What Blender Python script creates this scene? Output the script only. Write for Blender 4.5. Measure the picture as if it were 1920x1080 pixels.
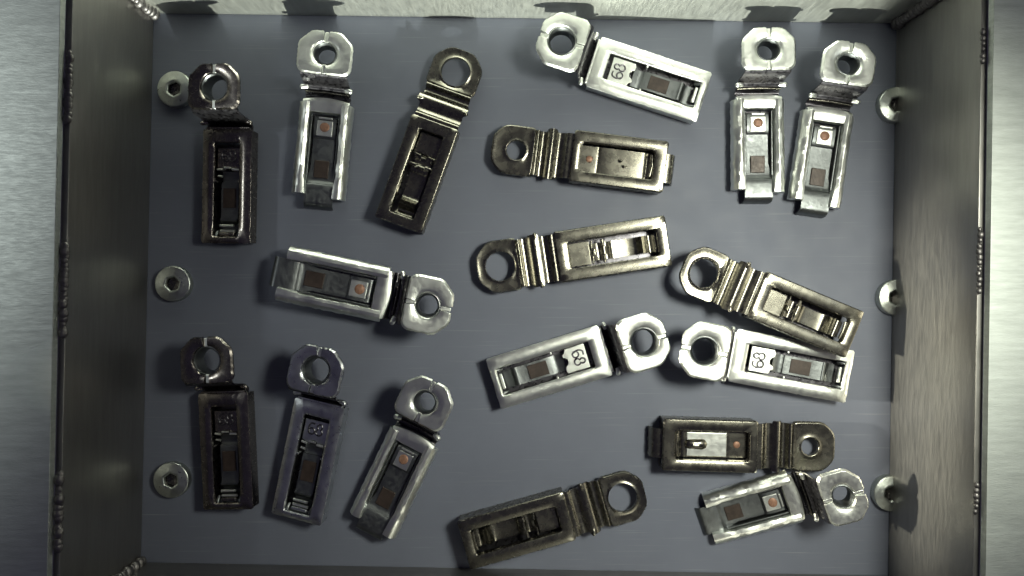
import bpy, bmesh, math, random
from mathutils import Vector, Matrix

random.seed(7)
for o in list(bpy.data.objects):
    bpy.data.objects.remove(o)
S = bpy.context.scene
C = S.collection
U = 0.00015          # metres per drawing unit (one unit is 0.15 mm)
H = 1300.0           # camera height above the floor plate, in drawing units
PI = math.pi
R = math.radians

# ------------------------------------------------------------------ camera
cd = bpy.data.cameras.new("camera")
cam = bpy.data.objects.new("camera", cd)
C.objects.link(cam)
cam.location = (0, 0, H * U)
cd.sensor_width = 36
cd.lens = 18.0 / (960.0 / H)
cd.clip_start = 0.005
cd.clip_end = 50
S.camera = cam

# ------------------------------------------------------------------ world, lamps, exposure
w = bpy.data.worlds.new("World")
S.world = w
w.use_nodes = True
bg = w.node_tree.nodes['Background']
bg.inputs[0].default_value = (0.66, 0.60, 1.0, 1)
bg.inputs[1].default_value = 0.052
S.view_settings.view_transform = 'Standard'
S.view_settings.look = 'None'
S.view_settings.exposure = 0
S.view_settings.gamma = 1

def lamp_area(name, loc, target, size, power, col):
    d = bpy.data.lights.new(name, 'AREA')
    d.shape = 'DISK'; d.size = size * U; d.energy = power; d.color = col
    o = bpy.data.objects.new(name, d); C.objects.link(o)
    o.location = Vector(loc) * U
    o.rotation_euler = (Vector(target) - Vector(loc)).to_track_quat('-Z', 'Y').to_euler()
    return o

def lamp_spot(name, loc, target, radius, power, col, cone, blend):
    d = bpy.data.lights.new(name, 'SPOT')
    d.shadow_soft_size = radius * U; d.energy = power; d.color = col
    d.spot_size = R(cone); d.spot_blend = blend
    o = bpy.data.objects.new(name, d); C.objects.link(o)
    o.location = Vector(loc) * U
    o.rotation_euler = (Vector(target) - Vector(loc)).to_track_quat('-Z', 'Y').to_euler()
    return o

lamp_spot("work_lamp", (740, 200, 1220), (240, -165, 0), 170, 2.25, (0.98, 1.0, 0.83), 72, 1.0)
lamp_spot("front_lamp", (120, -1350, 428), (0, 560, 60), 12, 12.0, (0.95, 1.0, 0.86), 40.5, 0.2)
lamp_spot("side_lamp", (-1300, -120, 425), (710, -170, 100), 34, 12.0, (1.0, 0.97, 0.76), 23, 0.95).scale = (1, 0.36, 1)
lamp_spot("rim_lamp", (-2400, 420, 2000), (-1010, -80, 243), 190, 2.9, (0.93, 1.0, 0.95), 64, 1.0).scale = (1, 0.15, 1)  # added spot kept to the left rim, only to brighten it
lamp_spot("rim_lamp_far", (2500, 100, 2200), (1010, 0, 243), 450, 0.8, (0.93, 1.0, 0.97), 48, 0.3).scale = (1, 0.2, 1)  # added spot kept to the right rim, only to brighten it

# ------------------------------------------------------------------ materials
def nd(nt, t, **kw):
    n = nt.nodes.new(t)
    for k, v in kw.items():
        setattr(n, k, v)
    return n

def metal(name, col, rough, metallic=1.0, bump=0.0, bscale=20.0, stretch=(1, 1, 1), colvar=0.12,
          rvar=0.1, fine=0.0, spec=0.5, stain=None, bdist=2.0):
    """procedural metal: colour mottling, roughness mottling, dents, fine grain"""
    m = bpy.data.materials.new(name); m.use_nodes = True
    nt = m.node_tree; b = nt.nodes['Principled BSDF']
    b.inputs['Metallic'].default_value = metallic
    b.inputs['Specular IOR Level'].default_value = spec
    tc = nd(nt, 'ShaderNodeTexCoord')
    oi = nd(nt, 'ShaderNodeObjectInfo')
    mp = nd(nt, 'ShaderNodeMapping')
    k = 1.0 / (bscale * U)
    mp.inputs['Scale'].default_value = (k * stretch[0], k * stretch[1], k * stretch[2])
    nt.links.new(tc.outputs['Object'], mp.inputs['Vector'])
    ad = nd(nt, 'ShaderNodeVectorMath', operation='MULTIPLY_ADD')
    cb = nd(nt, 'ShaderNodeCombineXYZ')
    for i in range(3):
        nt.links.new(oi.outputs['Random'], cb.inputs[i])
    ad.inputs[1].default_value = (37, 53, 11)
    nt.links.new(cb.outputs[0], ad.inputs[0])
    nt.links.new(mp.outputs[0], ad.inputs[2])
    n1 = nd(nt, 'ShaderNodeTexNoise'); n1.inputs['Scale'].default_value = 1.0
    n1.inputs['Detail'].default_value = 5; n1.inputs['Roughness'].default_value = 0.6
    nt.links.new(ad.outputs[0], n1.inputs['Vector'])
    n2 = nd(nt, 'ShaderNodeTexNoise'); n2.inputs['Scale'].default_value = 3.7
    n2.inputs['Detail'].default_value = 4
    nt.links.new(ad.outputs[0], n2.inputs['Vector'])
    rp = nd(nt, 'ShaderNodeValToRGB')
    lo = [c * (1 - colvar) for c in col]; hi = [min(1, c * (1 + colvar)) for c in col]
    if stain: lo = stain
    rp.color_ramp.elements[0].position = 0.32; rp.color_ramp.elements[0].color = (*lo, 1)
    rp.color_ramp.elements[1].position = 0.68; rp.color_ramp.elements[1].color = (*hi, 1)
    nt.links.new(n1.outputs['Fac'], rp.inputs[0])
    nt.links.new(rp.outputs[0], b.inputs['Base Color'])
    mr = nd(nt, 'ShaderNodeMapRange')
    mr.inputs['From Min'].default_value = 0.3; mr.inputs['From Max'].default_value = 0.7
    mr.inputs['To Min'].default_value = max(0.03, rough - rvar); mr.inputs['To Max'].default_value = rough + rvar
    nt.links.new(n2.outputs['Fac'], mr.inputs['Value'])
    nt.links.new(mr.outputs[0], b.inputs['Roughness'])
    last = None
    if bump > 0:
        bp = nd(nt, 'ShaderNodeBump'); bp.inputs['Strength'].default_value = bump
        bp.inputs['Distance'].default_value = bdist * U
        nt.links.new(n1.outputs['Fac'], bp.inputs['Height']); last = bp
    if fine > 0:
        n3 = nd(nt, 'ShaderNodeTexNoise'); n3.inputs['Scale'].default_value = 9.0
        n3.inputs['Detail'].default_value = 3
        nt.links.new(ad.outputs[0], n3.inputs['Vector'])
        b2 = nd(nt, 'ShaderNodeBump'); b2.inputs['Strength'].default_value = fine
        b2.inputs['Distance'].default_value = 0.6 * U
        nt.links.new(n3.outputs['Fac'], b2.inputs['Height'])
        if last: nt.links.new(last.outputs[0], b2.inputs['Normal'])
        last = b2
    if last: nt.links.new(last.outputs[0], b.inputs['Normal'])
    return m

M = {}
M['matte'] = metal('matte_zinc', (0.83, 0.85, 0.81), 0.36, bump=0.22, bscale=30, fine=0.10, colvar=0.10, rvar=0.05)
M['matte_dark'] = metal('worn_zinc', (0.17, 0.18, 0.185), 0.42, bump=0.4, bscale=24, fine=0.2)
M['polish'] = metal('smooth_zinc', (0.215, 0.205, 0.175), 0.27, bump=0.03, bscale=50, colvar=0.06, rvar=0.04, fine=0.0)
M['gun'] = metal('dull_gunmetal', (0.22, 0.20, 0.185), 0.25, bump=0.15, bscale=30, fine=0.08, colvar=0.2, rvar=0.05)  # darker, smoother metal for the two upright clips at the left
M['gun_light'] = metal('worn_gunmetal', (0.58, 0.60, 0.62), 0.31, bump=0.2, bscale=30, fine=0.08, colvar=0.2, rvar=0.05)  # mid-tone metal for one clip at the lower left
M['dark'] = metal('dark_steel', (0.13, 0.125, 0.14), 0.32, bump=0.2, bscale=25)
M['brown'] = metal('brown_tarnish', (0.045, 0.032, 0.027), 0.45, metallic=0.3, bump=0.2, bscale=14, colvar=0.3)
M['copper'] = metal('copper_rivet', (0.25, 0.135, 0.09), 0.5, metallic=0.3, bump=0.3, bscale=5, colvar=0.25)
M['screw'] = metal('screw_steel', (0.50, 0.53, 0.50), 0.36, bump=0.25, bscale=14, fine=0.3, metallic=1.0)
M['socket'] = metal('socket_steel', (0.13, 0.125, 0.12), 0.25, bump=0.3, bscale=8)
M['floor'] = metal('grey_plastic', (0.110, 0.120, 0.160), 0.64, metallic=0.0, bump=0.06, bscale=160, colvar=0.05, rvar=0.05, fine=0.12)
def scratches(m, angle, amount):
    nt = m.node_tree; b = nt.nodes['Principled BSDF']
    tc = nd(nt, 'ShaderNodeTexCoord'); mp = nd(nt, 'ShaderNodeMapping')
    mp.inputs['Rotation'].default_value = (0, 0, angle)
    mp.inputs['Scale'].default_value = (1 / (190 * U), 1 / (3.2 * U), 1)
    nt.links.new(tc.outputs['Object'], mp.inputs['Vector'])
    n = nd(nt, 'ShaderNodeTexNoise'); n.inputs['Scale'].default_value = 1; n.inputs['Detail'].default_value = 2
    nt.links.new(mp.outputs[0], n.inputs['Vector'])
    r = nd(nt, 'ShaderNodeMapRange'); r.inputs['From Min'].default_value = .66; r.inputs['From Max'].default_value = .78
    r.inputs['To Max'].default_value = amount
    nt.links.new(n.outputs['Fac'], r.inputs['Value'])
    src = b.inputs['Base Color'].links[0].from_socket
    mx = nd(nt, 'ShaderNodeMix', data_type='RGBA'); mx.inputs['B'].default_value = (.30, .31, .32, 1)
    nt.links.new(r.outputs[0], mx.inputs['Factor']); nt.links.new(src, mx.inputs['A'])
    nt.links.new(mx.outputs['Result'], b.inputs['Base Color'])
scratches(M['floor'], 2.2, 0.36)
scratches(M['floor'], 0.35, 0.20)
scratches(M['floor'], 1.35, 0.20)
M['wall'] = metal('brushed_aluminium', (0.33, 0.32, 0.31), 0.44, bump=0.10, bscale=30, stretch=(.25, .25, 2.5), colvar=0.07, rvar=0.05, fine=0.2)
M['wall_end'] = metal('brushed_aluminium_end', (0.58, 0.59, 0.55), 0.48, bump=0.10, bscale=30, stretch=(2.2, .3, .25), colvar=0.07, rvar=0.05, fine=0.2)  # lit copy of the wall metal: the top wall's brightness is in its colour
M['rim'] = metal('sanded_aluminium', (0.52, 0.55, 0.53), 0.60, bump=0.12, bscale=16, stretch=(.30, 2.2, 1), colvar=0.10, rvar=0.06, fine=0.35)
M['weld'] = metal('weld_metal', (0.20, 0.19, 0.19), 0.5, bump=0.6, bscale=10, colvar=0.2)

# ------------------------------------------------------------------ mesh helpers (all in drawing units)
def link(name, bm, mat, parent=None, bevel=0.0, smooth=False, loc=None):
    for v in bm.verts:
        v.co *= U
    bmesh.ops.recalc_face_normals(bm, faces=bm.faces)
    me = bpy.data.meshes.new(name); bm.to_mesh(me); bm.free()
    me.materials.append(mat)
    for p in me.polygons:
        p.use_smooth = smooth or bevel > 0
    if smooth and bevel <= 0:
        me.set_sharp_from_angle(angle=R(62))
    o = bpy.data.objects.new(name, me); C.objects.link(o)
    if parent: o.parent = parent
    if loc is not None: o.location = Vector(loc) * U
    if bevel > 0:
        md = o.modifiers.new('edge_round', 'BEVEL'); md.width = bevel * U; md.segments = 2
        md.limit_method = 'ANGLE'; md.angle_limit = R(35); md.harden_normals = True
    return o

def prism(bm, pts, z0, z1):
    a = [bm.verts.new((x, y, z0)) for x, y in pts]
    b = [bm.verts.new((x, y, z1)) for x, y in pts]
    n = len(pts)
    bm.faces.new(list(reversed(a))); bm.faces.new(b)
    for i in range(n):
        bm.faces.new((a[i], a[(i + 1) % n], b[(i + 1) % n], b[i]))

def box(bm, x0, x1, y0, y1, z0, z1):
    prism(bm, [(x0, y0), (x1, y0), (x1, y1), (x0, y1)], z0, z1)

def hull8(bm, a, b, w, t):
    """a bar from point a to point b in (x,z), width w over y, thickness t"""
    pass

def strip(bm, prof, y0, y1, t, ybow=None):
    """bent sheet: profile [(x,z)], optionally per-point half widths"""
    n = len(prof)
    nor = []
    for i in range(n):
        p = prof[max(0, i - 1)]; q = prof[min(n - 1, i + 1)]
        d = Vector((q[0] - p[0], q[1] - p[1])).normalized()
        nor.append((-d.y, d.x))
    rows = []
    for i, (x, z) in enumerate(prof):
        a0, a1 = (y0, y1) if ybow is None else (-ybow[i], ybow[i])
        nx, nz = nor[i]
        rows.append([bm.verts.new((x, a0, z)), bm.verts.new((x, a1, z)),
                     bm.verts.new((x - nx * t, a1, z - nz * t)), bm.verts.new((x - nx * t, a0, z - nz * t))])
    for i in range(n - 1):
        for k in range(4):
            bm.faces.new((rows[i][k], rows[i][(k + 1) % 4], rows[i + 1][(k + 1) % 4], rows[i + 1][k]))
    bm.faces.new(rows[0]); bm.faces.new(list(reversed(rows[-1])))

def smooth_prof(pts, k=4):
    """Catmull-Rom through the given profile"""
    out = []
    P = [pts[0]] + list(pts) + [pts[-1]]
    for i in range(1, len(P) - 2):
        for j in range(k):
            t = j / k
            out.append(tuple(0.5 * ((2 * P[i][c]) + (-P[i - 1][c] + P[i + 1][c]) * t +
                       (2 * P[i - 1][c] - 5 * P[i][c] + 4 * P[i + 1][c] - P[i + 2][c]) * t * t +
                       (-P[i - 1][c] + 3 * P[i][c] - 3 * P[i + 1][c] + P[i + 2][c]) * t ** 3) for c in (0, 1)))
    out.append(tuple(pts[-1]))
    return out

def ray_poly(c, th, poly):
    d = (math.cos(th), math.sin(th)); best = None
    n = len(poly)
    for i in range(n):
        ax, ay = poly[i][0] - c[0], poly[i][1] - c[1]
        bx, by = poly[(i + 1) % n][0] - c[0], poly[(i + 1) % n][1] - c[1]
        ex, ey = bx - ax, by - ay
        det = d[0] * (-ey) + ex * d[1]
        if abs(det) < 1e-9: continue
        r = (ax * (-ey) + ex * ay) / det
        s = (d[0] * ay - d[1] * ax) / det
        if r > 0 and -1e-6 <= s <= 1 + 1e-6:
            if best is None or r < best: best = r
    return best

def circle(c, r, n=40):
    return [(c[0] + r * math.cos(2 * PI * i / n), c[1] + r * math.sin(2 * PI * i / n)) for i in range(n)]

def cham_rect(x0, x1, y0, y1, c0, c1):
    """rectangle with chamfers: c0 at the x0 end, c1 at the x1 end"""
    return [(x0 + c0, y0), (x1 - c1, y0), (x1, y0 + c1), (x1, y1 - c1), (x1 - c1, y1), (x0 + c0, y1), (x0, y1 - c0), (x0, y0 + c0)]

def rounded(poly, r, n=4):
    """the polygon with every corner rounded off by about r"""
    out = []
    k = len(poly)
    for i in range(k):
        p = Vector(poly[i]); a = Vector(poly[i - 1]); b = Vector(poly[(i + 1) % k])
        ra = min(r, (a - p).length * .45); rb = min(r, (b - p).length * .45)
        A = p + (a - p).normalized() * ra; B = p + (b - p).normalized() * rb
        for j in range(n + 1):
            t = j / n
            q = A * (1 - t) ** 2 + p * 2 * t * (1 - t) + B * t * t
            out.append((q.x, q.y))
    return out

def ring(bm, c, outer, inner, prof, th0=0.0, th1=2 * PI, n=48, jitter=0.0, zfun=None):
    """plate between two outlines; prof = [(t, z)] closed section, t 0 at the outer edge and 1 at the inner edge"""
    full = abs(th1 - th0 - 2 * PI) < 1e-6
    ths = [th0 + (th1 - th0) * i / n for i in range(n if full else n + 1)]
    for poly in (outer, inner):
        if len(poly) < 50:
            for p in poly:
                a = math.atan2(p[1] - c[1], p[0] - c[0])
                while a < th0: a += 2 * PI
                if a < th1 - 1e-4 and min(abs(a - q) for q in ths) > 0.004: ths.append(a)
    ths.sort()
    rows = []
    for th in ths:
        ro = ray_poly(c, th, outer) + random.uniform(-jitter, jitter)
        ri = ray_poly(c, th, inner)
        row = []
        for t, z in prof:
            r = ro + (ri - ro) * t
            x = c[0] + r * math.cos(th); y = c[1] + r * math.sin(th)
            zz = z + (zfun(x, y) if zfun else 0)
            row.append(bm.verts.new((x, y, zz)))
        rows.append(row)
    m = len(prof); k = len(rows)
    for i in range(k if full else k - 1):
        a = rows[i]; b = rows[(i + 1) % k]
        for j in range(m):
            bm.faces.new((a[j], a[(j + 1) % m], b[(j + 1) % m], b[j]))
    if not full:
        bm.faces.new(rows[0]); bm.faces.new(list(reversed(rows[-1])))

def tube(bm, pts, r, n=6, closed=False):
    P = [Vector(p) for p in pts]; rows = []
    k = len(P)
    for i in range(k):
        if closed: d = P[(i + 1) % k] - P[i - 1]
        else: d = P[min(k - 1, i + 1)] - P[max(0, i - 1)]
        d.normalize()
        up = Vector((0, 0, 1)) if abs(d.z) < 0.9 else Vector((1, 0, 0))
        a = d.cross(up).normalized(); b = a.cross(d)
        rows.append([bm.verts.new(P[i] + a * r * math.cos(2 * PI * j / n) + b * r * math.sin(2 * PI * j / n)) for j in range(n)])
    for i in range(k if closed else k - 1):
        A = rows[i]; B = rows[(i + 1) % k]
        for j in range(n):
            bm.faces.new((A[j], A[(j + 1) % n], B[(j + 1) % n], B[j]))
    if not closed:
        bm.faces.new(rows[0]); bm.faces.new(list(reversed(rows[-1])))

def blob(bm, c, rx, ry, rz, seg=10):
    m = Matrix.Translation(c) @ Matrix.Diagonal((rx, ry, rz, 1))
    bmesh.ops.create_uvsphere(bm, u_segments=seg, v_segments=seg // 2 + 2, radius=1, matrix=m)

def thing(name, label, cat, loc=(0, 0, 0), rz=0.0, group=None):
    o = bpy.data.objects.new(name, None); C.objects.link(o)
    o.empty_display_size = 0.004
    o.location = Vector(loc) * U; o.rotation_euler = (0, 0, rz)
    o['label'] = label; o['category'] = cat
    if group: o['group'] = group
    return o

def unproj(px, py, z):
    k = (H - z) / H
    return Vector(((px - 960) * k, (540 - py) * k, z))

# ------------------------------------------------------------------ floor and tray
TL = unproj(289, 26, 0); TR = unproj(1680, 45, 0); BR = unproj(1664.5, 1078, 0); BL = unproj(265, 1053, 0)
bm = bmesh.new()
g = 60
pts = [(TL.x - g, TL.y + g), (TR.x + g, TR.y + g), (BR.x + g, BR.y - g), (BL.x - g, BL.y - g)]
prism(bm, list(reversed(pts)), -40, 0)
fl = link('floor', bm, M['floor']); fl['kind'] = 'structure'

tray = thing('metal_tray', 'open welded aluminium tray with brushed inner walls around the grey base plate', 'tray', (0, 0, 0))
WH = 238.0; WT = 11.0
def wall(a, b, outn, mat, ext):
    d = (b - a).normalized()
    a2 = a - d * ext; b2 = b + d * ext
    bm = bmesh.new()
    p = [(a2.x, a2.y), (b2.x, b2.y), (b2.x + outn[0] * WT, b2.y + outn[1] * WT), (a2.x + outn[0] * WT, a2.y + outn[1] * WT)]
    prism(bm, p, 0.6, WH)
    return link('wall_panel', bm, mat, tray, bevel=1.6)
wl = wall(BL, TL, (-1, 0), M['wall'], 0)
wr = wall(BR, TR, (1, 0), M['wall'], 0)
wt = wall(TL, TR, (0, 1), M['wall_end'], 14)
wb = wall(BL, BR, (0, -1), M['wall'], 14)  # takes the darker wall copy, so its shade is partly in the colour
wt.location.y = 0.4 * U; wb.location.y = -0.4 * U

def rim(a, b, sx):
    d = (b - a).normalized()
    a2 = a - d * 240; b2 = b + d * 240
    bm = bmesh.new(); off = WT - 4; wdt = 260
    n = 18; rows = []
    # flat flange with a softly rolled outer part
    sec = [(off, 243), (off, 256), (off + 45, 256.5), (off + 90, 257.5), (off + 112, 258.5), (off + 135, 257), (off + 175, 250), (off + wdt, 236), (off + wdt, 225), (off + 100, 243)]
    for i in range(n + 1):
        p = a2.lerp(b2, i / n)
        rows.append([bm.verts.new((p.x + sx * s, p.y, z)) for s, z in sec])
    for i in range(n):
        A = rows[i]; B = rows[i + 1]
        for j in range(len(sec)):
            bm.faces.new((A[j], A[(j + 1) % len(sec)], B[(j + 1) % len(sec)], B[j]))
    bm.faces.new(rows[0]); bm.faces.new(list(reversed(rows[-1])))
    return link('rim_flange', bm, M['rim'], tray, bevel=1.0)
rim(BL, TL, -1); rim(BR, TR, 1)

def bead(pts, r, step):
    """weld bead: overlapping ripples along a polyline of 3D points"""
    bm = bmesh.new()
    for a, b in zip(pts[:-1], pts[1:]):
        a = Vector(a); b = Vector(b); L = (b - a).length; k = max(1, int(L / step))
        for i in range(k):
            p = a.lerp(b, (i + .5) / k) + Vector((random.uniform(-1, 1), random.uniform(-1, 1), random.uniform(-1, 1)))
            q = r * random.uniform(.7, 1.2)
            blob(bm, p, q * .8, q, q * .7, 12)
    return link('weld_bead', bm, M['weld'], tray, smooth=True)
def on_edge(py, left=True, z=240, off=-2):
    a, b = (BL, TL) if left else (BR, TR)
    Y = (540 - py) * (H - z) / H
    t = (Y - a.y) / (b.y - a.y)
    x = a.x + (b.x - a.x) * t
    return (x + (off if left else -off), Y, z)
for y0, y1 in ((95, 228), (458, 628), (885, 1030)):
    bead([on_edge(y0), on_edge(y1)], 8.5, 7)
for y0, y1 in ((55, 120), (425, 550), (905, 965)):
    bead([on_edge(y0, False), on_edge(y1, False)], 5.5, 8)
for c, sx, sy in ((TL, 1, -1), (TR, -1, -1), (BL, 1, 1)):
    bead([(c.x + sx * 6, c.y + sy * 3, 6), (c.x + sx * 6, c.y + sy * 3, 236)], 12, 8)

# ------------------------------------------------------------------ countersunk screws
def make_screw():
    t = thing('socket_screw', '', 'screw', (0, 0, 0), 0, 'countersunk screws holding the grey plate')
    bm = bmesh.new()
    hexa = [(13.5 * math.cos(R(60 * i + 15)), 13.5 * math.sin(R(60 * i + 15))) for i in range(6)]
    ring(bm, (0, 0), circle((0, 0), 33.5), hexa, [(0, -8.8), (.02, 2.2), (.05, 3.4), (.12, 4.2), (.72, 4.8), (.8, 5.6), (.93, 5.2), (1, 3.6), (1, -8.8), (.5, -8.8)], n=48)
    link('screw_head', bm, M['screw'], t, smooth=True)
    bm = bmesh.new()
    hexb = [(14.2 * math.cos(R(60 * i + 15)), 14.2 * math.sin(R(60 * i + 15))) for i in range(6)]
    a = [bm.verts.new((x, y, 3.4)) for x, y in hexb]
    b = [bm.verts.new((x * .90, y * .90, -6)) for x, y in hexb]
    c = bm.verts.new((0, 0, -8.4))
    for i in range(6):
        bm.faces.new((a[i], a[(i + 1) % 6], b[(i + 1) % 6], b[i]))
        bm.faces.new((b[i], b[(i + 1) % 6], c))
    link('hex_socket', bm, M['socket'], t)
    return t

def copy_tree(o, parent=None):
    c = o.copy(); C.objects.link(c)
    if parent: c.parent = parent
    for ch in [x for x in S.objects if x.parent == o]:
        copy_tree(ch, c)
    return c

screws = [
    (328, 167, 10, 'shaded dark socket screw left of the topmost left clip, under its ring'),
    (323, 532, 0, 'bright socket screw at the middle of the left wall, alone on the plate'),
    (320, 901, 22, 'bright socket screw at the lower left, beside the dark vertical clip'),
    (1682, 196, 0, 'uppermost half hidden socket screw at the right wall'),
    (1681, 558, 14, 'half hidden socket screw at the middle of the right wall'),
    (1672, 926, 5, 'half hidden socket screw at the right wall touching the ring of the lowest right clip'),
]
sp = make_screw()
for i, (px, py, rz, lab) in enumerate(screws):
    s = sp if i == 0 else copy_tree(sp)
    p = unproj(px, py, 13)
    s.location = Vector((p.x, p.y, 9.1)) * U
    s.rotation_euler = (0, R(-4) if i == 0 else 0, R(rz)); s['label'] = lab
    if i == 0: s.location.z += 3 * U

# ------------------------------------------------------------------ clips
EYE_F = 80.0; FR_F = 32.0        # heights of ring and frame, embossed side up
EYE_B = 20.0; FR_B = 42.0        # the same, smooth side up

def flat_eye(t, z, mat, seam=True, lip=False, y=50, x0=-43, x1=42, c0=24, c1=9, r=26):
    """the ring end: octagonal plate with a round hole, split by two narrow seams"""
    bm = bmesh.new()
    out = rounded(cham_rect(x0, x1, -y, y, c0, c1), 11 if lip else 8)
    inn = circle((0, 0), r, 60)
    if lip:   # smooth side: rolled-up outer edge, dished towards the hole
        prof = [(0, z - 2), (.02, z + 2), (.10, z + 4.2), (.25, z + 3.8), (.7, z + 1.5), (.86, z + 2.4), (.95, z + 3.2), (1, z + 1.5), (1, z - 5), (.5, z - 5)]
    else:
        prof = [(0, z - 5), (0.0, z - 1.5), (.12, z + 1.6), (.45, z + 1.8), (.78, z + .8), (.93, z - .5), (1, z - 3), (1, z - 9), (.6, z - 7)]
    gap = 0.13 if seam else 0
    if seam:
        ring(bm, (0, 0), out, inn, prof, gap, PI - gap, 40, 0.5)
        ring(bm, (0, 0), out, inn, prof, PI + gap, 2 * PI - gap, 40, 0.5)
    else:
        ring(bm, (0, 0), out, inn, prof, 0, 2 * PI, 72, 0.3)
    e = link('ring_eye', bm, mat, t, smooth=False, bevel=1.0)
    if seam:
        for sx in (-1, 1):
            bm = bmesh.new()
            a, b = (x0 + 2, -r + 1) if sx < 0 else (r - 1, x1 - 1)
            box(bm, a, b, -3.6, 3.6, z - 8, z - 1.5)
            link('seam', bm, M['matte'], e, bevel=1.5)
        bm = bmesh.new()
        ring(bm, (0, 0), circle((0, 0), r + 1.5), circle((0, 0), r - 5), [(0, z - 4), (.5, z - 3), (1, z - 8), (1, z - 30), (0, z - 30)], n=40)
        link('collar', bm, M['matte_dark'], e, smooth=True)
    return e

def ears(t, x, y, z, mat, r=4.2):
    for sy in (-1, 1):
        bm = bmesh.new()
        tube(bm, [(x - 1, sy * (y - 9), z - 3), (x, sy * (y - 3), z), (x + 1, sy * y, z - 1)], r, 8)
        blob(bm, (x + 1, sy * y, z), r * 1.05, r * 1.05, r * 1.05, 10)
        link('lug', bm, mat, t, smooth=True)

def side_skirts(bm, xs, xe, y, ztop, zbot, th=4, ends=(True, True)):
    box(bm, xs, xe, -y, -y + th, zbot, ztop); box(bm, xs, xe, y - th, y, zbot, ztop)
    if ends[0]: box(bm, xs, xs + th, -y + th, y - th, zbot, ztop)
    if ends[1]: box(bm, xe - th, xe, -y + th, y - th, zbot, ztop)

def digits(parent, cx, cy, z, h, mat, r=1.6):
    """the embossed figures 6 and 8; they read with the ring end up, so 'up' is -x and 'right' is +y"""
    def stroke(pts, oy, closed=False):
        bm_pts = [(cx - v * h, cy + oy + u * h, z) for u, v in pts]
        return bm_pts
    bm = bmesh.new()
    w = 0.29
    six = [(w * .75, .46)]
    for k in range(0, 10):
        a = R(100 + k * 16); six.append((-.02 + w * 1.0 * math.cos(a), .05 + .45 * math.sin(a)))
    for k in range(0, 21):
        a = R(180 + k * 18); six.append((w * math.cos(a), -.21 + .27 * math.sin(a)))
    tube(bm, stroke(six, -h * .37), r, 6)
    top = [(w * .78 * math.cos(R(a)), .25 + .24 * math.sin(R(a))) for a in range(-62, 243, 18)]
    bot = [(w * math.cos(R(a)), -.22 + .27 * math.sin(R(a))) for a in range(118, 424, 18)]
    tube(bm, stroke(top + bot, h * .33), r, 6, closed=True)
    return link('number', bm, mat, parent, smooth=True)

def wavy(a, s1, s2, ph):
    return lambda x, y: a * math.sin(x / s1 + ph) * math.cos(y / s2 + ph * 1.7)

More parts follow.
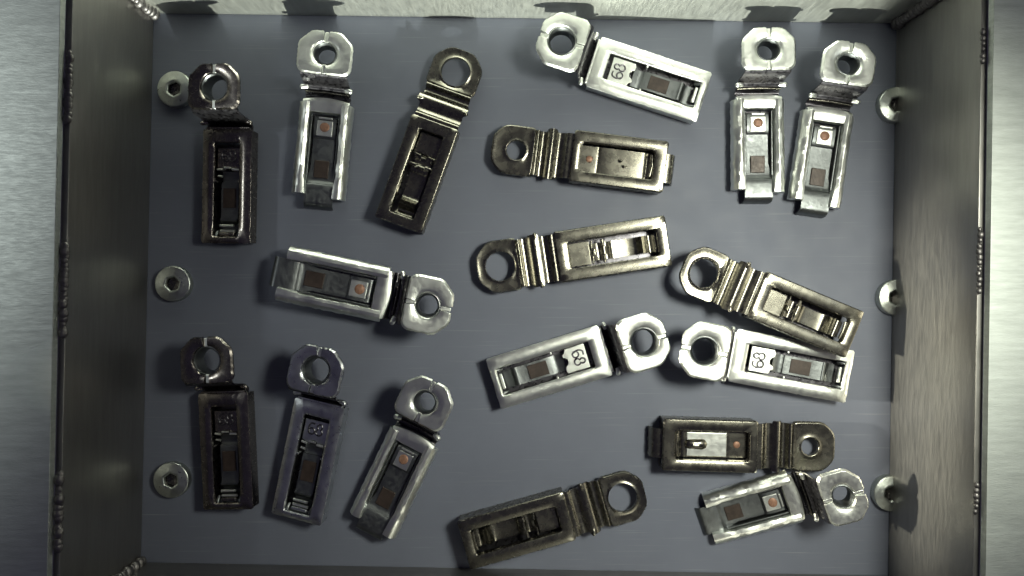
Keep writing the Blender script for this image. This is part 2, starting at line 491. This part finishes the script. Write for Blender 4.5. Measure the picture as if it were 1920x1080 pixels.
def clip_number_side(fin='matte', teeth=False):
    """embossed side up, number plate in the window. x=0 is the hole centre, frame ends at x=285"""
    t = thing('metal_clip', '', 'metal clip', (0, 0, 0), 0, 'pressed metal clips scattered in the tray')
    flat_eye(t, EYE_F, M[fin])
    bm = bmesh.new()
    strip(bm, smooth_prof([(40, EYE_F - 3), (47, EYE_F - 12), (52, 36), (58, 22), (63, 18), (68, 24), (71, FR_F - 3)], 4), -45, 45, 3)
    link('neck', bm, M['dark'], t, smooth=True)
    ears(t, 55, 48, 34, M[fin])
    # frame
    z = FR_F; bm = bmesh.new()
    out = cham_rect(66, 285, -49, 49, 2.5, 2.5); inn = cham_rect(92, 272, -25.5, 25.5, 2, 2)
    ring(bm, (178, 0), out, inn, [(0, z - 6), (0.0, z - 2.5), (.22, z - .4), (.5, z + .6), (.82, z + .3), (1, z - 2), (1, z - 8), (0.3, z - 8)], n=96, jitter=.5, zfun=wavy(.7, 31, 19, .5))
    side_skirts(bm, 68, 283, 47, z - 6, 1)
    fr = link('frame', bm, M[fin], t, bevel=.8)
    bm = bmesh.new(); box(bm, 62, 66.5, -43, 43, z - 14, z - 1.5)
    link('front_lip', bm, M[fin], t, bevel=1.5)
    # well floor
    bm = bmesh.new(); box(bm, 92, 272, -42, 42, 3, 6); link('back_plate', bm, M['dark'], t)
    # number plate with ragged notched end
    bm = bmesh.new()
    pts = [(101, -23), (139, -23), (142, -16), (147, -13), (146, -8), (139, -4), (138, 2), (141, 7), (146, 10), (147, 17), (144, 23), (101, 23)]
    prism(bm, pts, 18, 22)
    npl = link('number_plate', bm, M[fin], t, bevel=1.0)
    digits(npl, 117, 0, 22.4, 21, M['dark'])
    # stepped spring tongue
    bm = bmesh.new()
    strip(bm, smooth_prof([(146, 15), (158, 11), (166, 12), (172, 17), (232, 17), (237, 21), (242, 20), (248, 12), (262, 10)], 3), 0, 0, 3,
          None if False else [17] * 25)
    tg = link('spring_tongue', bm, M['matte_dark'], t, smooth=True)
    bm = bmesh.new(); box(bm, 178, 216, -13, 13, 17.2, 18.6)
    link('contact_pad', bm, M['brown'], tg, bevel=2.0)
    for sy in (-1, 1):
        bm = bmesh.new()
        tube(bm, [(262, sy * 22, 19), (268, sy * 22, 24), (274, sy * 22, 26), (278, sy * 22, 24)], 3.0, 8)
        link('hinge_pin', bm, M['matte_dark'], t, smooth=True)
        bm = bmesh.new(); box(bm, 164, 168, sy * 25.5 - 4, sy * 25.5 + 4, 14, 29)
        link('side_tab', bm, M[fin], t, bevel=1.2)
    bm = bmesh.new(); box(bm, 264, 270, -15, 15, 22, 27)
    link('end_bar', bm, M[fin], t, bevel=1.8)
    if teeth:
        bm = bmesh.new()
        tube(bm, [(143, -21, 25), (144, -9, 27)], 2.4, 8); tube(bm, [(140, -7, 26), (140, 6, 26)], 2.0, 8); tube(bm, [(143, 9, 27), (144, 21, 25)], 2.4, 8)
        tube(bm, [(155, -21, 22), (156, -12, 23)], 2.4, 8)
        link('clasp_teeth', bm, M['matte'], t, smooth=True)
        bm = bmesh.new()
        tube(bm, [(251, -14, 25), (251, 14, 25)], 2.6, 8); tube(bm, [(261, -15, 21), (261, 15, 21)], 3.0, 8)
        link('end_bracket', bm, M['matte'], t, smooth=True)
    return t

def clip_rivet_side():
    """embossed side up, open frame with a tongue sticking out. arms end at x=268"""
    t = thing('metal_clip', '', 'metal clip', (0, 0, 0), 0, 'pressed metal clips scattered in the tray')
    flat_eye(t, EYE_F, M['matte'], r=22, x1=40)
    bm = bmesh.new()
    strip(bm, smooth_prof([(38, EYE_F - 3), (44, EYE_F - 10), (50, 36), (56, 30), (62, 20), (68, 16), (73, 22)], 4), -43, 43, 3)
    link('neck', bm, M['dark'], t, smooth=True)
    ears(t, 56, 45, 40, M['matte'], 4.8)
    bm = bmesh.new()
    tube(bm, [(61, -42, 27), (60, 0, 29), (61, 42, 27)], 2.0, 6); link('fold_line', bm, M['polish'], t, smooth=True)
    z = FR_F; bm = bmesh.new()
    # arched top bar
    n = 14; rows = []
    for i in range(n + 1):
        y = -44 + 88 * i / n; b = 6 * (1 - (y / 44) ** 2)
        sec = [(76 - b, z - 12), (77 - b, z - 3), (82 - b * .8, z), (92 - b * .3, z - 1), (100, z - 3), (102, z - 12)]
        rows.append([bm.verts.new((x, y, zz)) for x, zz in sec])
    for i in range(n):
        for j in range(6):
            bm.faces.new((rows[i][j], rows[i][(j + 1) % 6], rows[i + 1][(j + 1) % 6], rows[i + 1][j]))
    bm.faces.new(rows[0]); bm.faces.new(list(reversed(rows[-1])))
    link('top_bar', bm, M['matte'], t, bevel=.8)
    for sy, xe in ((-1, 264), (1, 270)):
        bm = bmesh.new(); n = 26; rows = []
        for i in range(n + 1):
            x = 82 + (xe - 82) * i / n
            flare = 4 * max(0, (i / n - .75) / .25)
            j1 = random.uniform(-.8, .8); j2 = random.uniform(-.7, .7)
            sec = [(51 + j1, z - 20), (50.5 + j1, z - 9), (48, z - 5), (42 + j2, z + 1), (36, z + 2.2), (30 + j2 - flare, z - .5), (28 - flare, z - 14), (44, z - 22)]
            rows.append([bm.verts.new((x, sy * yy, zz + .6 * math.sin(i * .9))) for yy, zz in sec])
        k = len(sec)
        for i in range(n):
            for j in range(k):
                bm.faces.new((rows[i][j], rows[i][(j + 1) % k], rows[i + 1][(j + 1) % k], rows[i + 1][j]))
        bm.faces.new(rows[0]); bm.faces.new(list(reversed(rows[-1])))
        link('frame_arm', bm, M['matte'], t, bevel=.6)
    bm = bmesh.new()
    box(bm, 100, 262, -30, 30, 2, 5)
    link('back_plate', bm, M['dark'], t)
    # channel rails inside the arms
    for sy in (-1, 1):
        bm = bmesh.new(); box(bm, 104, 236, sy * 26 - 1.5, sy * 26 + 1.5, 5, 24); link('channel_rail', bm, M['matte_dark'], t, bevel=1)
    # tongue: long bent strip with a bent-down tip
    bm = bmesh.new()
    prof = smooth_prof([(104, 6), (107, 17), (112, 20), (140, 20), (150, 17), (158, 15), (232, 17), (244, 22), (272, 24), (282, 23), (288, 16), (290, 6), (290, 2)], 3)
    wd = [21 + 6 * max(0, min(1, (x - 215) / 20)) for x, _ in prof]
    strip(bm, prof, 0, 0, 3, wd)
    tg = link('spring_tongue', bm, M['matte_dark'], t, smooth=True)
    bm = bmesh.new(); box(bm, 115, 146, -15, 15, 20, 22.5); pad = link('rivet_pad', bm, M['matte'], tg, bevel=1.6)
    bm = bmesh.new(); blob(bm, (128, 0, 22.4), 9.5, 9.5, 2.2, 20); link('copper_rivet', bm, M['copper'], tg, smooth=True)
    bm = bmesh.new(); box(bm, 194, 229, -14, 14, 16.5, 19); link('contact_pad', bm, M['brown'], tg, bevel=2.0)
    bm = bmesh.new(); box(bm, 108, 112, -13, 13, 20, 23.5); link('end_bar', bm, M['matte'], tg, bevel=1.2)
    return t

def clip_smooth_number():
    """smooth side up, closed frame. frame ends at x=311"""
    t = thing('metal_clip', '', 'metal clip', (0, 0, 0), 0, 'pressed metal clips scattered in the tray')
    z = EYE_B
    flat_eye(t, z, M['polish'], seam=False, lip=True, y=49, x0=-44, x1=35, c0=25, c1=4, r=27)
    bm = bmesh.new()
    prof = smooth_prof([(33, z - 1), (37, z + 5), (40, z + 5), (45, z - 2), (53, z - 2), (61, z + 8), (68, z + 12), (77, z + 10), (85, z + 6), (93, z + 9), (98, z + 14), (103, z + 14), (110, FR_B - 8)], 4)
    wd = [44 + (4.5 if 56 < x < 76 else 0) - (0 if x < 78 else 1) for x, _ in prof]
    strip(bm, prof, 0, 0, 3, wd)
    link('neck', bm, M['polish'], t, smooth=True)
    ears(t, 70, 48, z + 12, M['polish'], 3.4)
    z = FR_B; bm = bmesh.new()
    out = cham_rect(105, 311, -47, 47, 3, 3); inn = cham_rect(127, 291, -24, 24, 3, 3)
    ring(bm, (208, 0), out, inn, [(0, z - 12), (.0, z - 3), (.08, z - .6), (.35, z), (.9, z - .4), (.97, z - 1.2), (1, z - 3), (1, z - 14), (.3, z - 14)], n=96, jitter=0, zfun=wavy(.35, 70, 60, 1.1))
    side_skirts(bm, 106.5, 309.5, 45.5, z - 11, 1)
    link('frame', bm, M['polish'], t, bevel=1.6)
    bm = bmesh.new(); box(bm, 126, 292, -40, 40, 3, 6); link('back_plate', bm, M['dark'], t)
    bm = bmesh.new(); box(bm, 129, 168, -22, 22, 22, 25); link('number_plate', bm, M['polish'], t, bevel=1.4)
    # staggered clasp teeth
    bm = bmesh.new()
    tube(bm, [(171, -21, 27), (172, -7, 28)], 2.1, 8); tube(bm, [(176, -5, 25), (176, 5, 25)], 2.4, 8); tube(bm, [(171, 8, 27), (172, 21, 28)], 2.1, 8)
    tube(bm, [(192, -21, 29), (192, -9, 30)], 3.2, 8); tube(bm, [(194, -7, 25), (194, 8, 25)], 4.2, 8); tube(bm, [(192, 10, 29), (192, 21, 30)], 3.2, 8)
    link('clasp_teeth', bm, M['polish'], t, smooth=True)
    bm = bmesh.new()
    strip(bm, smooth_prof([(170, 23), (178, 19), (186, 17), (196, 24), (204, 20), (212, 16), (250, 15), (258, 20), (262, 27), (266, 22), (270, 29), (274, 22), (280, 17), (288, 22)], 3), 0, 0, 2.5, [16] * 40)
    link('spring_tongue', bm, M['polish'], t, smooth=True)
    bm = bmesh.new(); tube(bm, [(289, -17, 30), (290, 0, 31), (289, 17, 30)], 2.6, 8); link('end_bar', bm, M['polish'], t, smooth=True)
    return t

def clip_smooth_rivet(dimple):
    """smooth side up, tongue end showing past the frame. frame ends at x=279"""
    t = thing('metal_clip', '', 'metal clip', (0, 0, 0), 0, 'pressed metal clips scattered in the tray')
    z = EYE_B
    flat_eye(t, z, M['polish'], seam=False, lip=True, y=47, x0=-47, x1=34, c0=22, c1=4, r=18 if not dimple else 16)
    bm = bmesh.new()
    prof = smooth_prof([(32, z - 1), (36, z + 5), (40, z + 4), (45, z - 3), (52, z - 3), (58, z + 8), (64, z + 12), (70, z + 9), (78, z + 4), (86, z + 6), (93, z + 12), (100, z + 13), (108, FR_B - 8)], 4)
    wd = [42 + (5 if 55 < x < 72 else 0) for x, _ in prof]
    strip(bm, prof, 0, 0, 3, wd)
    link('neck', bm, M['polish'], t, smooth=True)
    z = FR_B; bm = bmesh.new()
    out = cham_rect(104, 279, -48, 48, 3, 3); inn = cham_rect(119, 256, -27, 27, 4, 4)
    ring(bm, (188, 0), out, inn, [(0, z - 12), (.0, z - 3), (.08, z - .6), (.35, z), (.9, z - .4), (.97, z - 1.2), (1, z - 3), (1, z - 14), (.3, z - 14)], n=96, jitter=0, zfun=wavy(.35, 70, 60, 2.1))
    side_skirts(bm, 105.5, 277.5, 46.5, z - 11, 1)
    link('frame', bm, M['polish'], t, bevel=1.6)
    bm = bmesh.new(); box(bm, 118, 257, -40, 40, 3, 6); link('back_plate', bm, M['dark'], t)
    bm = bmesh.new()
    strip(bm, smooth_prof([(119, 24), (150, 24), (157, 23), (160, 26), (236, 27), (245, 25), (252, 31)], 3), 0, 0, 2.5, [24] * 19)
    tg = link('spring_tongue', bm, M['polish'], t, smooth=True)
    bm = bmesh.new(); blob(bm, (138, 0, 24.6), 6.5, 6.5, 1.6, 16); link('copper_rivet', bm, M['copper'], tg, smooth=True)
    bm = bmesh.new(); tube(bm, [(252, -20, 33), (254, 0, 35), (252, 20, 33)], 2.6, 8); link('end_bar', bm, M['polish'], t, smooth=True)
    if dimple:
        bm = bmesh.new(); box(bm, 158, 232, -22, 22, 27, 29); dp = link('inner_plate', bm, M['matte'], tg, bevel=1.2)
        bm = bmesh.new()
        for x in (192, 200, 208, 216, 224, 230):
            pass
        cap = [(204 + 10 * math.cos(R(q)), 10 * math.sin(R(q))) for q in range(90, 271, 15)] + [(228 + 8 * math.cos(R(q)), 9 * math.sin(R(q))) for q in range(-90, 91, 15)]
        ring(bm, (214, 0), cap, [(214 + (x - 214) * .35, y * .2) for x, y in cap], [(0, 28.5), (.12, 31), (.4, 34.5), (1, 35.5), (1, 28.5)], n=64)
        link('dimple', bm, M['polish'], dp, smooth=True)
    else:
        bm = bmesh.new(); blob(bm, (196, 3, 30), 4, 3.2, 4, 10); blob(bm, (204, -6, 30), 4.4, 3, 4, 10)
        link('pip', bm, M['polish'], tg, smooth=True)
    bm = bmesh.new()
    strip(bm, smooth_prof([(277, 30), (286, 29), (294, 25), (299, 15), (300, 2)], 3), -27, 27, 3)
    link('tongue_tip', bm, M['polish'], t, smooth=True)
    return t

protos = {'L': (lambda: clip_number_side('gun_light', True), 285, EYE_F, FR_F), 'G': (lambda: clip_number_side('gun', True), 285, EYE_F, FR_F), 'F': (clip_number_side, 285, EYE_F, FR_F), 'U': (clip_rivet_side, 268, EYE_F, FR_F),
          'B': (clip_smooth_number, 311, EYE_B + 5, FR_B), 'D': (lambda: clip_smooth_rivet(False), 279, EYE_B + 5, FR_B),
          'E': (lambda: clip_smooth_rivet(True), 279, EYE_B + 5, FR_B)}
# kind, hole centre in the photo, middle of the far frame edge, roll and pitch in degrees, lift, label
clips = [
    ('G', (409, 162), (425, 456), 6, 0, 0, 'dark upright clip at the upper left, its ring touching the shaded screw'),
    ('U', (602, 99), (592, 368), -5, 0, 0, 'upright open clip at the upper left with bright arms and dull copper dot'),
    ('B', (854, 134), (746, 422), 0, 0, 0, 'smooth tilted clip left of top centre, ring at its upper right'),
    ('F', (1054, 76), (1321, 182), 0, 0, 0, 'bright clip with figures 68 by the top wall, ring at its upper left'),
    ('D', (968, 281), (1249, 313), 0, 0, 0, 'smooth greyish clip below the top bright clip, tiny red dot in its window'),
    ('U', (1442, 92), (1426, 358), 0, 0, 0, 'upright open clip at the upper right with orange dot, left one of the pair'),
    ('U', (1592, 119), (1532, 382), 0, 0, 0, 'leaning open clip at the upper right with orange dot, nearest the right wall'),
    ('U', (796, 571), (524, 511), 0, -4, 0, 'open clip lying level left of centre, tongue pointing left, dark ring at right'),
    ('B', (938, 499), (1254, 451), 0, 0, 0, 'smooth brown clip in the plate centre, ring at left'),
    ('B', (1320, 512), (1603, 628), 0, 2, 34, 'smooth dark clip whose frame end rests on the bright clip below it'),
    ('F', (1322, 658), (1595, 707), 0, 0, 0, 'bright clip with figures 68 partly covered by the dark clip above it'),
    ('F', (1208, 641), (925, 721), 0, 0, 0, 'bright clip below centre with ring at right and frame pointing lower left'),
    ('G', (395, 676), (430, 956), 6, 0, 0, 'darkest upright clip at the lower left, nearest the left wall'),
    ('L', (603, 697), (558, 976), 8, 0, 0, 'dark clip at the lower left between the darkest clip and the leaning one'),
    ('U', (806, 759), (698, 990), 7, 0, 0, 'leaning open clip at the lower left, bright square beside its copper dot'),
    ('B', (1168, 934), (869, 1024), 0, 0, 0, 'smooth clip at the bottom edge, its frame end near the bottom wall'),
    ('E', (1520, 838), (1243, 834), 0, 0, 0, 'smooth clip lying level at the lower right, oblong dimple and red dot in its window'),
    ('U', (1595, 928), (1330, 976), 0, 9, 0, 'open clip at the lower right with orange dot, its ring against the half hidden screw'),
]
made = {}
for kind, e, f, roll, pitch, lift, lab in clips:
    mk, D, ze, zf = protos[kind]
    if kind not in made:
        o = mk(); made[kind] = o
    else:
        o = copy_tree(made[kind])
    up = 47 * abs(math.sin(R(roll))) + (150 * abs(math.sin(R(pitch))) if not lift else 0)
    tip = D * math.sin(R(pitch))           # a positive pitch lowers the frame end
    E = unproj(e[0], e[1], ze + lift + up); F = unproj(f[0], f[1], zf + lift + up - tip)
    d = Vector((F.x - E.x, F.y - E.y)); sc = d.length / D
    yaw = math.atan2(d.y, d.x)
    o.location = Vector((E.x, E.y, 0.3 + lift)) * U
    o.scale = (sc, min(1.03, max(.95, sc)), 1)
    o.rotation_euler = (R(roll), R(pitch), yaw)
    if roll or pitch: o.location.z += (47 * abs(math.sin(R(roll)))+ 150 * abs(math.sin(R(pitch))) * (0 if lift else 1)) * U
    o['label'] = lab
